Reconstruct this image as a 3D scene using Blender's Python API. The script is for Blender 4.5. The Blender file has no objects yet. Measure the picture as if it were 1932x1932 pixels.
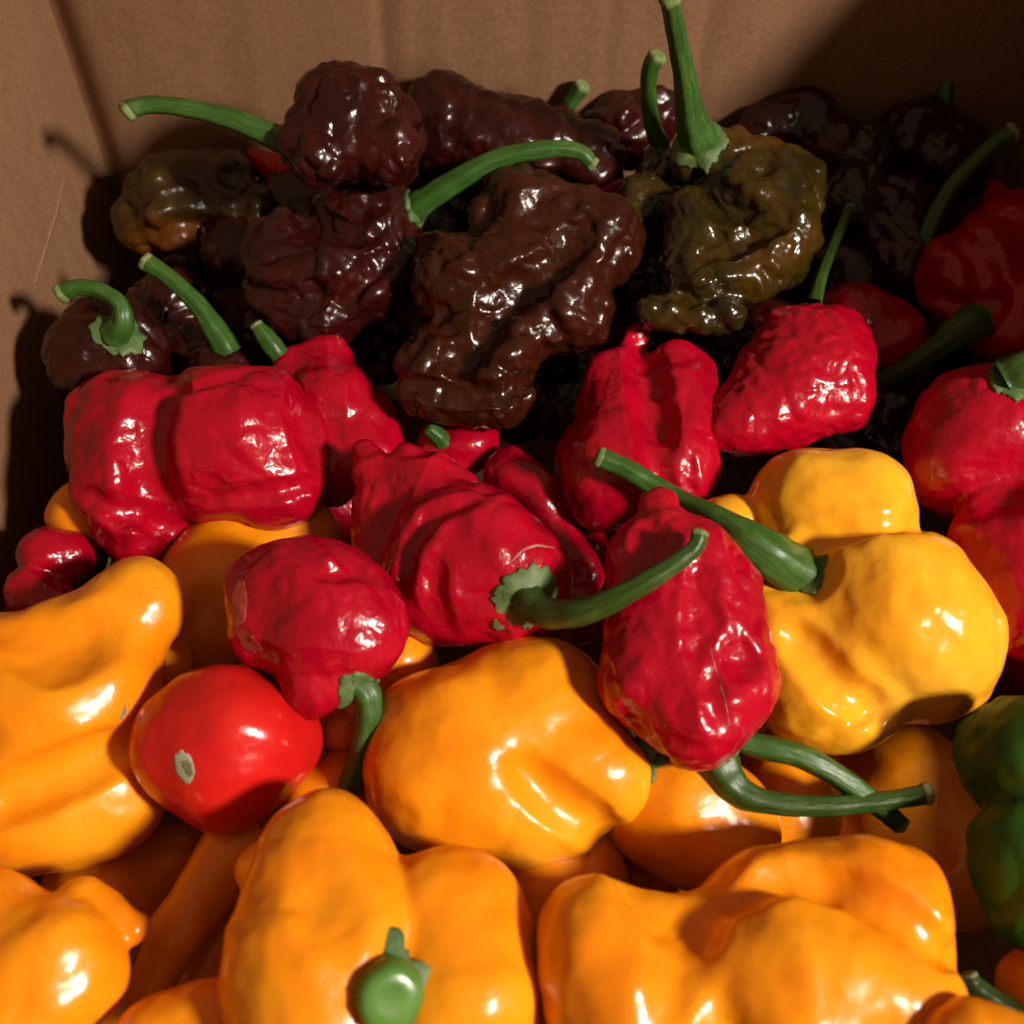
import bpy, math, random
import numpy as np
from mathutils import Vector, Matrix
from mathutils.bvhtree import BVHTree

# ---------------------------------------------------------------- camera, world, lamp, exposure
S = bpy.context.scene
PITCH = math.radians(53.0)            # looking down into the box
CAM = np.array([0.0, 0.0, 0.2077])
FPX, HALF = 2084.0, 966.0             # focal length and half frame, in the units the layout is measured in
FWD = np.array([0.0, math.cos(PITCH), -math.sin(PITCH)])
UP = np.array([0.0, math.sin(PITCH), math.cos(PITCH)])
RIGHT = np.array([1.0, 0.0, 0.0])
cd = bpy.data.cameras.new('camera')
cam = bpy.data.objects.new('camera', cd)
S.collection.objects.link(cam)
cam.location = CAM
cam.rotation_euler = (math.radians(90) - PITCH, 0, 0)
cd.sensor_width = 36.0
cd.sensor_fit = 'HORIZONTAL'
cd.lens = 36.0 * FPX / (2 * HALF)
cd.clip_start = 0.01
cd.clip_end = 20.0
cd.dof.use_dof = True
cd.dof.focus_distance = 0.245
cd.dof.aperture_fstop = 15.0
S.camera = cam

w = bpy.data.worlds.new('World')
S.world = w
w.use_nodes = True
bg = w.node_tree.nodes['Background']
bg.inputs['Color'].default_value = (1.0, 0.72, 0.46, 1)
bg.inputs['Strength'].default_value = 0.17

LDIR = np.array([0.684, -0.424, 0.595]); LDIR /= np.linalg.norm(LDIR)
lamp = bpy.data.lights.new('room_lamp', 'POINT')
lamp.energy = 50.0
lamp.color = (1.0, 0.90, 0.78)
lamp.shadow_soft_size = 0.058
lo = bpy.data.objects.new('room_lamp', lamp)
lo.location = np.array([0.0, 0.14, 0.02]) + LDIR * 0.92
S.collection.objects.link(lo)

S.view_settings.view_transform = 'Standard'
S.view_settings.look = 'None'
S.view_settings.exposure = 0.0
S.view_settings.gamma = 1.0
S.cycles.use_denoising = True
S.cycles.max_bounces = 5
S.cycles.diffuse_bounces = 2
S.cycles.glossy_bounces = 2
S.cycles.adaptive_threshold = 0.03
S.cycles.caustics_reflective = False
S.cycles.caustics_refractive = False

# ---------------------------------------------------------------- helpers
C = S.collection
RNG = np.random.default_rng(7)
_perm = RNG.permutation(256); _perm = np.concatenate([_perm, _perm, _perm])
_grad = RNG.normal(size=(256, 3)); _grad /= np.linalg.norm(_grad, axis=1)[:, None]

def perlin(p):
    pi = np.floor(p).astype(np.int64); pf = p - pi
    pi &= 255
    u = pf * pf * pf * (pf * (pf * 6 - 15) + 10)
    out = 0
    for dx in (0, 1):
        wx = u[:, 0] if dx else 1 - u[:, 0]
        for dy in (0, 1):
            wy = u[:, 1] if dy else 1 - u[:, 1]
            for dz in (0, 1):
                wz = u[:, 2] if dz else 1 - u[:, 2]
                h = _perm[_perm[_perm[(pi[:, 0] + dx) & 255] + ((pi[:, 1] + dy) & 255)] + ((pi[:, 2] + dz) & 255)]
                out = out + wx * wy * wz * np.einsum('ij,ij->i', _grad[h], pf - np.array([dx, dy, dz]))
    return out * 1.6

def plane_depth(v):
    t = (v - HALF) / FPX
    return CAM[2] / (math.sin(PITCH) + t * math.cos(PITCH))

def smin(a, b, k):
    if k <= 0: return np.minimum(a, b)
    h = np.maximum(k - np.abs(a - b), 0) / k
    return np.minimum(a, b) - h * h * k * 0.25

def sdf(p, prims):
    d = None
    for (kind, k, a, ra, b, rb) in prims:
        if b is None:
            e = np.sqrt(((p - a) ** 2).sum(-1)) - ra
        else:
            ab = b - a
            t = np.clip(((p - a) @ ab) / (ab @ ab), 0, 1)
            e = np.sqrt(((p - a - t[..., None] * ab) ** 2).sum(-1)) - (ra + t * (rb - ra))
        if d is None: d = e
        elif kind == 'd': d = -smin(-d, e, k)
        else: d = smin(d, e, k)
    return d

def carve_eval(p, d, cutters):
    for q in cutters:
        mid = q[2] if q[4] is None else 0.5 * (q[2] + q[4])
        reach = q[3] + q[1] + (0 if q[4] is None else 0.5 * np.linalg.norm(q[4] - q[2]) + q[5])
        m = ((p - mid) ** 2).sum(-1) < reach * reach
        if m.any(): d[m] = -smin(-d[m], sdf(p[m], [('u',) + q[1:]]), q[1])
    return d

def full(p, prims):
    return carve_eval(p, sdf(p, [q for q in prims if q[0] != 'd']), [q for q in prims if q[0] == 'd'])

def surface(prims, res):
    """surface net of the blended lobes"""
    lo_, hi_ = np.full(3, 1e9), np.full(3, -1e9)
    for (kind, k, a, ra, b, rb) in prims:
        if kind == 'd': continue
        for c, r in ((a, ra), (b, rb)):
            if c is None: continue
            lo_ = np.minimum(lo_, c - r - 12); hi_ = np.maximum(hi_, c + r + 12)
    h = (hi_ - lo_).max() / res
    n = np.ceil((hi_ - lo_) / h).astype(int) + 2
    ax = [lo_[i] + h * np.arange(n[i]) for i in range(3)]
    G = np.stack(np.meshgrid(*ax, indexing='ij'), -1).astype(np.float32)
    pr = [(kd, k, a.astype(np.float32), np.float32(ra), None if b is None else b.astype(np.float32), rb) for kd, k, a, ra, b, rb in prims]
    D = sdf(G, [q for q in pr if q[0] != 'd'])
    cutters = [q for q in pr if q[0] == 'd']
    if cutters:          # creases only touch a shell under the skin
        band = (D > -75) & (D < 2 * h)
        D[band] = carve_eval(G[band], D[band], cutters)
    s = D < 0
    sx, sy, sz = (n - 1)
    cnt = np.zeros((sx, sy, sz), np.int8)
    corners = [(i, j, k) for i in (0, 1) for j in (0, 1) for k in (0, 1)]
    for (i, j, k) in corners: cnt += s[i:i+sx, j:j+sy, k:k+sz]
    act = (cnt > 0) & (cnt < 8)
    idx = np.argwhere(act)
    vid = -np.ones(act.shape, np.int64); vid[act] = np.arange(len(idx))
    acc = np.zeros((len(idx), 3)); num = np.zeros(len(idx))
    for a in corners:
        for axis in range(3):
            if a[axis]: continue
            b = list(a); b[axis] = 1
            d0 = D[idx[:, 0]+a[0], idx[:, 1]+a[1], idx[:, 2]+a[2]]
            d1 = D[idx[:, 0]+b[0], idx[:, 1]+b[1], idx[:, 2]+b[2]]
            m = (d0 < 0) != (d1 < 0)
            t = np.where(m, d0 / np.where(m, d0 - d1, 1), 0)
            q = np.tile(np.array(a, float), (len(idx), 1)); q[:, axis] += t
            acc[m] += q[m]; num[m] += 1
    V = lo_ + h * (idx + acc / num[:, None])
    F = []
    for axis in range(3):
        o1, o2 = [i for i in range(3) if i != axis]
        sl = [slice(1, sx), slice(1, sy), slice(1, sz)]; sl[axis] = slice(0, [sx, sy, sz][axis])
        a = s[:sx+1, :sy+1, :sz+1]
        s0 = a[tuple(sl)]
        sl2 = list(sl); sl2[axis] = slice(1, [sx, sy, sz][axis] + 1)
        s1 = a[tuple(sl2)]
        e = np.argwhere(s0 != s1)
        flip = s0[tuple(e.T)]
        off = np.array([1, 1, 1]); off[axis] = 0
        e = e + off
        def cell(d1, d2):
            q = e.copy(); q[:, o1] -= d1; q[:, o2] -= d2
            return vid[tuple(q.T)]
        quad = np.stack([cell(1, 1), cell(0, 1), cell(0, 0), cell(1, 0)], 1)
        if axis == 1: flip = ~flip
        quad[~flip] = quad[~flip][:, ::-1]
        F.append(quad)
    F = np.concatenate(F)
    TET = np.array([[1, -1, -1], [-1, -1, 1], [-1, 1, -1], [1, 1, 1]], float)
    def grad(P):
        g = sum(full(P + 0.8 * t, prims)[:, None] * t for t in TET)
        return g / np.maximum(np.linalg.norm(g, axis=1), 1e-9)[:, None]
    V = V - grad(V) * np.clip(full(V, prims), -h, h)[:, None]
    return V, F, grad(V)

def make_mesh(name, V, F, mat, smooth=True):
    me = bpy.data.meshes.new(name)
    F = np.asarray(F)
    me.vertices.add(len(V)); me.vertices.foreach_set('co', np.asarray(V, np.float32).ravel())
    k = F.shape[1]
    me.loops.add(F.size); me.loops.foreach_set('vertex_index', F.ravel().astype(np.int32))
    me.polygons.add(len(F))
    me.polygons.foreach_set('loop_start', np.arange(0, F.size, k, dtype=np.int32))
    me.polygons.foreach_set('use_smooth', np.full(len(F), smooth))
    me.update(calc_edges=True); me.validate()
    me.materials.append(mat)
    return me

def link(name, data, parent=None, loc=None):
    o = bpy.data.objects.new(name, data)
    C.objects.link(o)
    if parent is not None: o.parent = parent
    if loc is not None: o.location = loc
    return o

def tag(o, label, cat, group=None, kind=None):
    if label: o['label'] = label
    if cat: o['category'] = cat
    if group: o['group'] = group
    if kind: o['kind'] = kind
    return o

# ---------------------------------------------------------------- materials
def nodes(name):
    m = bpy.data.materials.new(name); m.use_nodes = True
    nt = m.node_tree
    return m, nt, nt.nodes['Principled BSDF']

def ramp(nt, fac, stops):
    r = nt.nodes.new('ShaderNodeValToRGB')
    el = r.color_ramp.elements
    el[0].position, el[0].color = stops[0][0], (*stops[0][1], 1)
    el[1].position, el[1].color = stops[-1][0], (*stops[-1][1], 1)
    for p, c in stops[1:-1]:
        e = el.new(p); e.color = (*c, 1)
    nt.links.new(fac, r.inputs[0])
    return r.outputs[0]

def noise(nt, vec, scale, detail=2.0, rough=0.5, dist=0.0):
    n = nt.nodes.new('ShaderNodeTexNoise')
    n.inputs['Scale'].default_value = scale; n.inputs['Detail'].default_value = detail
    n.inputs['Roughness'].default_value = rough; n.inputs['Distortion'].default_value = dist
    nt.links.new(vec, n.inputs['Vector'])
    return n.outputs['Fac']

def math_node(nt, op, a, b):
    n = nt.nodes.new('ShaderNodeMath'); n.operation = op
    for i, x in enumerate((a, b)):
        if isinstance(x, (int, float)): n.inputs[i].default_value = x
        else: nt.links.new(x, n.inputs[i])
    return n.outputs[0]

def bump(nt, h, strength, dist, normal=None):
    b = nt.nodes.new('ShaderNodeBump')
    b.inputs['Strength'].default_value = strength; b.inputs['Distance'].default_value = dist
    nt.links.new(h, b.inputs['Height'])
    if normal is not None: nt.links.new(normal, b.inputs['Normal'])
    return b.outputs[0]

def skin(name, stops, scale=45.0, rough=0.22, bmp=(170, 0.25), sss=0.2, speck=None, spec=0.5, spk=(260.0, 0.62, 0.3)):
    m, nt, b = nodes(name)
    tc = nt.nodes.new('ShaderNodeTexCoord').outputs['Object']
    tone = noise(nt, tc, scale, 2.0, 0.55, 0.3)
    col = ramp(nt, tone, stops)
    if speck:
        f = ramp(nt, noise(nt, tc, spk[0], 1.0, 0.6), [(0.0, (0, 0, 0)), (spk[1], (0, 0, 0)), (spk[1] + 0.12, (1, 1, 1))])
        mx = nt.nodes.new('ShaderNodeMix'); mx.data_type = 'RGBA'
        nt.links.new(math_node(nt, 'MULTIPLY', f, spk[2]), mx.inputs['Factor'])
        nt.links.new(col, mx.inputs[6]); mx.inputs[7].default_value = (*speck, 1)
        col = mx.outputs[2]
    nt.links.new(col, b.inputs['Base Color'])
    nt.links.new(math_node(nt, 'ADD', math_node(nt, 'MULTIPLY', tone, 0.22), rough - 0.11), b.inputs['Roughness'])
    b.inputs['Specular IOR Level'].default_value = spec
    b.inputs['Subsurface Weight'].default_value = sss
    b.inputs['Subsurface Radius'].default_value = (1.0, 0.32, 0.10)
    b.inputs['Subsurface Scale'].default_value = 0.0022
    nt.links.new(bump(nt, noise(nt, tc, bmp[0], 2.0, 0.45, 0.2), bmp[1], 0.002), b.inputs['Normal'])
    return m

M = {}
M['orange'] = skin('orange_skin', [(0.26, (0.84, 0.19, 0.002)), (0.46, (0.90, 0.285, 0.004)), (0.60, (0.91, 0.335, 0.007)), (0.76, (0.90, 0.40, 0.018))], 26, 0.27, (260, 0.11), 0.25, speck=(0.45, 0.10, 0.006), spk=(650.0, 0.74, 0.5))
M['yellow'] = skin('yellow_skin', [(0.30, (0.88, 0.33, 0.008)), (0.55, (0.91, 0.41, 0.018)), (0.75, (0.90, 0.46, 0.04))], 28, 0.19, (280, 0.11), 0.2)
M['red'] = skin('red_skin', [(0.28, (0.30, 0.0006, 0.011)), (0.55, (0.40, 0.0009, 0.015)), (0.80, (0.48, 0.006, 0.018))], 40, 0.23, (330, 0.27), 0.0, speck=(0.42, 0.018, 0.03), spk=(240.0, 0.66, 0.2))
M['scarlet'] = skin('scarlet_skin', [(0.30, (0.52, 0.006, 0.008)), (0.55, (0.62, 0.014, 0.010)), (0.78, (0.66, 0.055, 0.012))], 34, 0.22, (300, 0.12), 0.15)
M['chocolate'] = skin('chocolate_skin', [(0.30, (0.020, 0.0022, 0.0018)), (0.55, (0.032, 0.0029, 0.0022)), (0.78, (0.052, 0.0036, 0.0028))], 50, 0.26, (300, 0.30), 0.0, spec=0.5)
M['cocoa'] = skin('cocoa_skin', [(0.30, (0.030, 0.0056, 0.0016)), (0.6, (0.040, 0.0068, 0.0019)), (0.8, (0.050, 0.0056, 0.002))], 50, 0.26, (300, 0.30), 0.0, spec=0.5)
M['olive'] = skin('olive_skin', [(0.30, (0.015, 0.0105, 0.0014)), (0.46, (0.028, 0.0175, 0.0018)), (0.60, (0.050, 0.023, 0.0017)), (0.76, (0.085, 0.028, 0.002))], 42, 0.22, (300, 0.34), 0.0, spec=0.55)
M['blush'] = skin('olive_skin_orange_blush', [(0.34, (0.022, 0.013, 0.0018)), (0.50, (0.042, 0.020, 0.002)), (0.60, (0.12, 0.032, 0.002)), (0.75, (0.17, 0.044, 0.003))], 26, 0.30, (260, 0.35), 0.0)
M['green'] = skin('green_skin', [(0.30, (0.018, 0.062, 0.003)), (0.6, (0.026, 0.080, 0.004)), (0.8, (0.040, 0.098, 0.005))], 40, 0.46, (300, 0.12), 0.0, spec=0.3)

def stem_mat(name, a, b_, c, rough=0.42, fibre=False):
    m, nt, b = nodes(name)
    tc = nt.nodes.new('ShaderNodeTexCoord').outputs['Object']
    f = noise(nt, tc, 140, 2.0, 0.6)
    fine = noise(nt, tc, 600, 1.0)
    if fibre:                      # streaks that run along the stem
        uv = nt.nodes.new('ShaderNodeTexCoord').outputs['UV']
        st = noise(nt, uv, 5.0, 2.0, 0.6)
        f = math_node(nt, 'ADD', math_node(nt, 'MULTIPLY', f, 0.5), math_node(nt, 'MULTIPLY', st, 0.55))
        fine = st
    col = ramp(nt, f, [(0.3, a), (0.52, b_), (0.68, c), (0.86, tuple(0.5 * x + y for x, y in zip(c, (0.06, 0.02, 0.0))))])
    nt.links.new(col, b.inputs['Base Color'])
    b.inputs['Roughness'].default_value = rough
    b.inputs['Subsurface Weight'].default_value = 0.1
    b.inputs['Subsurface Radius'].default_value = (0.3, 1, 0.1)
    b.inputs['Subsurface Scale'].default_value = 0.001
    nt.links.new(bump(nt, fine, 0.35 if fibre else 0.25, 0.0006), b.inputs['Normal'])
    return m
M['stem'] = stem_mat('stem_green', (0.024, 0.076, 0.009), (0.035, 0.100, 0.013), (0.070, 0.150, 0.028), fibre=True)
M['stem_dark'] = stem_mat('stem_dark_green', (0.020, 0.052, 0.005), (0.029, 0.070, 0.007), (0.055, 0.100, 0.017), fibre=True)
M['stem_light'] = stem_mat('stub_light_green', (0.055, 0.150, 0.018), (0.085, 0.200, 0.030), (0.15, 0.27, 0.06), 0.3, fibre=True)
M['calyx'] = stem_mat('calyx_green', (0.050, 0.105, 0.022), (0.085, 0.150, 0.042), (0.17, 0.20, 0.085), 0.55)
M['cut'] = stem_mat('stem_cut_pale', (0.10, 0.165, 0.038), (0.16, 0.22, 0.068), (0.24, 0.255, 0.12), 0.7)
M['scar'] = stem_mat('scar_pale', (0.17, 0.17, 0.08), (0.32, 0.31, 0.19), (0.40, 0.37, 0.25), 0.8)
M['scar_ring'] = stem_mat('scar_ring_olive', (0.11, 0.13, 0.05), (0.15, 0.165, 0.07), (0.21, 0.21, 0.10), 0.8)
M['dry'] = stem_mat('dry_skin_patch', (0.30, 0.022, 0.018), (0.36, 0.055, 0.035), (0.30, 0.012, 0.016), 0.5)
M['cork'] = stem_mat('cork_line', (0.36, 0.06, 0.045), (0.44, 0.17, 0.12), (0.48, 0.26, 0.19), 0.5)
M['mark'] = stem_mat('grey_blemish', (0.10, 0.08, 0.07), (0.30, 0.22, 0.18), (0.18, 0.09, 0.05), 0.7)

def cardboard():
    m, nt, b = nodes('cardboard')
    tc = nt.nodes.new('ShaderNodeTexCoord').outputs['Object']
    mp = nt.nodes.new('ShaderNodeMapping'); mp.inputs['Scale'].default_value = (1, 1, 0.16)
    nt.links.new(tc, mp.inputs['Vector'])
    streak = noise(nt, mp.outputs[0], 130, 4.0, 0.6)
    cloud = noise(nt, tc, 22, 3.0, 0.6)
    f = math_node(nt, 'ADD', math_node(nt, 'MULTIPLY', streak, 0.55), math_node(nt, 'MULTIPLY', cloud, 0.45))
    col = ramp(nt, f, [(0.30, (0.218, 0.108, 0.054)), (0.5, (0.246, 0.125, 0.064)), (0.7, (0.272, 0.142, 0.074))])
    fib = ramp(nt, noise(nt, tc, 900, 3.0, 0.7), [(0.32, (0.80, 0.78, 0.76)), (0.68, (1.12, 1.12, 1.12))])
    mx = nt.nodes.new('ShaderNodeMix'); mx.data_type = 'RGBA'; mx.blend_type = 'MULTIPLY'
    mx.inputs['Factor'].default_value = 1.0
    nt.links.new(col, mx.inputs[6]); nt.links.new(fib, mx.inputs[7])
    nt.links.new(mx.outputs[2], b.inputs['Base Color'])
    b.inputs['Roughness'].default_value = 0.82
    b.inputs['Specular IOR Level'].default_value = 0.3
    h = math_node(nt, 'ADD', math_node(nt, 'MULTIPLY', noise(nt, mp.outputs[0], 110, 2.0), 1.0), math_node(nt, 'MULTIPLY', noise(nt, tc, 1100, 2.0), 0.15))
    nt.links.new(bump(nt, h, 0.22, 0.0012), b.inputs['Normal'])
    return m
M['card'] = cardboard()
def scuff_mat():
    m, nt, b = nodes('scuffed_paper')
    tc = nt.nodes.new('ShaderNodeTexCoord').outputs['Object']
    nt.links.new(ramp(nt, noise(nt, tc, 500, 3.0), [(0.35, (0.22, 0.113, 0.058)), (0.65, (0.275, 0.148, 0.082))]), b.inputs['Base Color'])
    b.inputs['Roughness'].default_value = 0.85
    return m
M['scuff'] = scuff_mat()

# ---------------------------------------------------------------- the cardboard box
XL, XR, YB, YF, ZB = -0.126, 0.150, 0.287, -0.072, -0.078
T = 0.004
box = link('cardboard_box', None, loc=(0.012, 0.107, ZB))
tag(box, 'open brown corrugated cardboard box holding all the peppers', 'box')
BO = np.array([0.012, 0.107, ZB])

def sheet(name, fn, us, vs, out, parent=box):
    """a bent board: fn(u, v) gives the inner face, out(u, v) the outward normal; closed with thickness T"""
    nu, nv = len(us), len(vs)
    inner = np.array([[fn(u, v) for v in vs] for u in us]); o = np.array([[out(u, v) for v in vs] for u in us])
    V = np.concatenate([inner.reshape(-1, 3), (inner + o * T).reshape(-1, 3)]) - BO
    I = np.arange(nu * nv).reshape(nu, nv); J = I + nu * nv
    F = []
    for i in range(nu - 1):
        for j in range(nv - 1):
            F.append((I[i, j], I[i+1, j], I[i+1, j+1], I[i, j+1])); F.append((J[i, j], J[i, j+1], J[i+1, j+1], J[i+1, j]))
    for i in range(nu - 1):
        F.append((I[i, 0], J[i, 0], J[i+1, 0], I[i+1, 0])); F.append((I[i, -1], I[i+1, -1], J[i+1, -1], J[i, -1]))
    for j in range(nv - 1):
        F.append((I[0, j], I[0, j+1], J[0, j+1], J[0, j])); F.append((I[-1, j], J[-1, j], J[-1, j+1], I[-1, j+1]))
    me = make_mesh(name, V, np.array(F), M['card'])
    me.set_sharp_from_angle(angle=math.radians(40))
    return link(name, me, parent)

# back panel: curls away from the left fold and bows a little, with shallow pressed flutes
flutes = [(-0.036, 0.0010, 0.0016), (-0.030, -0.0006, 0.0020), (0.004, 0.0004, 0.003), (0.026, 0.0003, 0.002), (0.052, 0.0006, 0.0025), (-0.08, 0.0004, 0.006)]
def back(u, v):
    y = YB + 0.0046 * math.exp(-((u - XL) / 0.006) ** 2) - 0.0016 * math.sin((u - XL) / (XR - XL) * math.pi)
    for c, a, wd in flutes: y += a * math.exp(-((u - c - 0.03 * (v - 0.03)) / wd) ** 2)
    return (u, y, v)
sheet('back_panel', back, list(np.linspace(XL, XL + 0.02, 22)) + list(np.linspace(XL + 0.0212, XR, 150)), np.linspace(ZB, 0.14, 14), lambda u, v: (0, 1, 0))
def left(u, v):
    return (XL + 0.0012 * math.sin(u * 22 + v * 9) * (1 - ((u - 0.1) / 0.2) ** 2), u, v)
sheet('side_panel', left, np.linspace(YF, YB + 0.011, 40), np.linspace(ZB, 0.14, 14), lambda u, v: (-1, 0, 0))
# right panel: unseen; scooped rim made up to cast shadows, tall at both corners
PY = [YF, -0.045, -0.025, -0.006, 0.008, 0.020, 0.036, 0.085, 0.102, 0.120, 0.134, 0.148, 0.164, 0.185, 0.2257, 0.237, 0.262, YB + 0.001]
PZ = [0.130, 0.128, 0.120, 0.105, 0.080, 0.058, 0.050, 0.044, 0.018, 0.012, 0.024, 0.062, 0.086, 0.100, 0.1165, 0.124, 0.137, 0.142]
ysr = np.linspace(YF, YB + 0.001, 90)
sheet('side_panel', lambda u, v: (XR, u, ZB + v * (np.interp(u, PY, PZ) - ZB)), ysr, np.linspace(0, 1, 6), lambda u, v: (1, 0, 0))
sheet('front_panel', lambda u, v: (u, YF, v), np.linspace(XL, XR, 20), np.linspace(ZB, 0.10, 8), lambda u, v: (0, -1, 0))
sheet('bottom_panel', lambda u, v: (u, v, ZB), np.linspace(XL, XR, 20), np.linspace(YF, YB, 20), lambda u, v: (0, 0, -1))

def wall_scuff(pts, wd):
    """a rubbed streak lying on the left panel, thin raised paper fibre"""
    V, F = [], []
    W3 = []
    for (u, v) in pts:
        t = (XL + 0.0004) / ((u - HALF) / FPX)
        d = RIGHT * (u - HALF) / FPX + UP * (HALF - v) / FPX + FWD
        p = CAM + d * t
        p[0] = left(p[1], p[2])[0] + 0.0003
        W3.append(p)
    W3 = np.array(W3)
    n = len(W3)
    for i in range(n):
        t = W3[min(i+1, n-1)] - W3[max(i-1, 0)]; t /= np.linalg.norm(t)
        s = np.cross(t, [1, 0, 0]); s /= np.linalg.norm(s)
        ww = wd * math.sin(math.pi * (i + 0.3) / (n - 0.4)) * (0.6 + 0.4 * math.sin(i * 5.1) ** 2)
        V += [W3[i] - s * ww, W3[i] + s * ww, W3[i] - s * ww - [0.0006, 0, 0], W3[i] + s * ww - [0.0006, 0, 0]]
    for i in range(n - 1):
        a, b = 4 * i, 4 * i + 4
        F += [(a, a+1, b+1, b), (a+1, a+3, b+3, b+1), (a, b, b+2, a+2)]
    link('scuff', make_mesh('scuff', np.array(V) - BO, np.array(F), M['scuff']), box)
def densify(pts, n=14):
    p = np.array(pts, float); t = np.linspace(0, len(p) - 1, n)
    return np.stack([np.interp(t, np.arange(len(p)), p[:, i]) for i in range(p.shape[1])], 1)
wall_scuff(densify([(124, 335), (112, 400), (92, 470), (72, 535)]), 0.0008)

# ---------------------------------------------------------------- peppers
def catmull(P, n=9):
    P = np.asarray(P, float); Q = np.concatenate([[2*P[0]-P[1]], P, [2*P[-1]-P[-2]]]); out = []
    for i in range(1, len(Q) - 2):
        for t in np.linspace(0, 1, n, endpoint=False):
            a, b, c, d = Q[i-1:i+3]
            out.append(0.5 * ((2*b) + (c-a)*t + (2*a-5*b+4*c-d)*t*t + (3*b-a-3*c+d)*t**3))
    out.append(P[-1])
    return np.array(out)

def frame(t):
    a = np.array([0, 0, 1.0]) if abs(t[2]) < 0.9 else np.array([1.0, 0, 0])
    e1 = np.cross(t, a); e1 /= np.linalg.norm(e1)
    return e1, np.cross(t, e1)

NOISE = {  # (wavelength px, amplitude px, kind)
    'orange': [(150, 15, 'p'), (62, 4.0, 'p'), (30, 0.9, 'p')],
    'yellow': [(130, 8, 'p'), (54, 4.0, 'p'), (28, 1.2, 'p')],
    'red': [(120, 9, 'p'), (115, 8, 'r'), (62, 3.2, 'b'), (40, 1.6, 'p')],
    'scarlet': [(140, 13, 'p'), (60, 3, 'p')],
    'chocolate': [(130, 13, 'p'), (76, 11, 'b'), (40, 5.0, 'b'), (20, 1.8, 'p')],
    'cocoa': [(130, 12, 'p'), (78, 11, 'b'), (40, 5.0, 'b'), (20, 1.8, 'p')],
    'blush': [(130, 14, 'p'), (80, 13, 'b'), (33, 5.0, 'p')],
    'olive': [(130, 12, 'p'), (80, 11, 'b'), (40, 5.0, 'b'), (20, 1.8, 'p')],
    'green': [(140, 9, 'p'), (80, 6, 'b')],
}
GROUP = {'orange': 'smooth orange peppers', 'yellow': 'smooth orange peppers', 'red': 'wrinkled red peppers', 'scarlet': 'wrinkled red peppers',
         'chocolate': 'dark brown wrinkled peppers', 'cocoa': 'dark brown wrinkled peppers', 'olive': 'dark brown wrinkled peppers', 'blush': 'dark brown wrinkled peppers', 'green': 'green peppers'}
KIND = {'orange': 'orange_pepper', 'yellow': 'yellow_pepper', 'red': 'red_pepper', 'scarlet': 'red_pepper', 'chocolate': 'brown_pepper',
        'cocoa': 'brown_pepper', 'olive': 'olive_pepper', 'blush': 'olive_pepper', 'green': 'green_pepper'}
seedc = [0]

def carve(prims, groove, u0, v0):
    """a crease: a chain of shallow channels laid on the skin along the given line (line, radius, depth, blend)"""
    line, rad, dep, kb = groove
    o3 = -np.array([u0 - HALF, HALF - v0, -FPX])
    base = list(prims); pts = []
    for (u, v) in densify(line, 2 * len(line) + 1):
        dr = np.array([(u - HALF), (HALF - v), -FPX]); dr /= np.linalg.norm(dr)
        t = FPX * 0.7; best = (1e9, t)
        for _ in range(90):
            e = float(sdf((o3 + dr * t)[None], base)[0])
            if e < best[0]: best = (e, t)
            if e < 0.5 or t > FPX * 1.5: break
            t += max(0.8 * e, 0.5)
        h = o3 + dr * best[1]
        g = np.array([float(sdf((h + dd)[None], base)[0] - sdf((h - dd)[None], base)[0]) for dd in np.eye(3)])
        g /= max(np.linalg.norm(g), 1e-9)
        h = h - g * best[0]
        pts.append(h + g * (rad - dep))
    n = len(pts)
    for i in range(n - 1):
        f0 = 0.55 + 0.45 * math.sin(math.pi * (i + 0.5) / n); f1 = 0.55 + 0.45 * math.sin(math.pi * (i + 1.5) / n)
        prims.append(('d', kb, pts[i], rad * f0 - (1 - f0) * 2, pts[i + 1], rad * f1 - (1 - f1) * 2))

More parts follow.
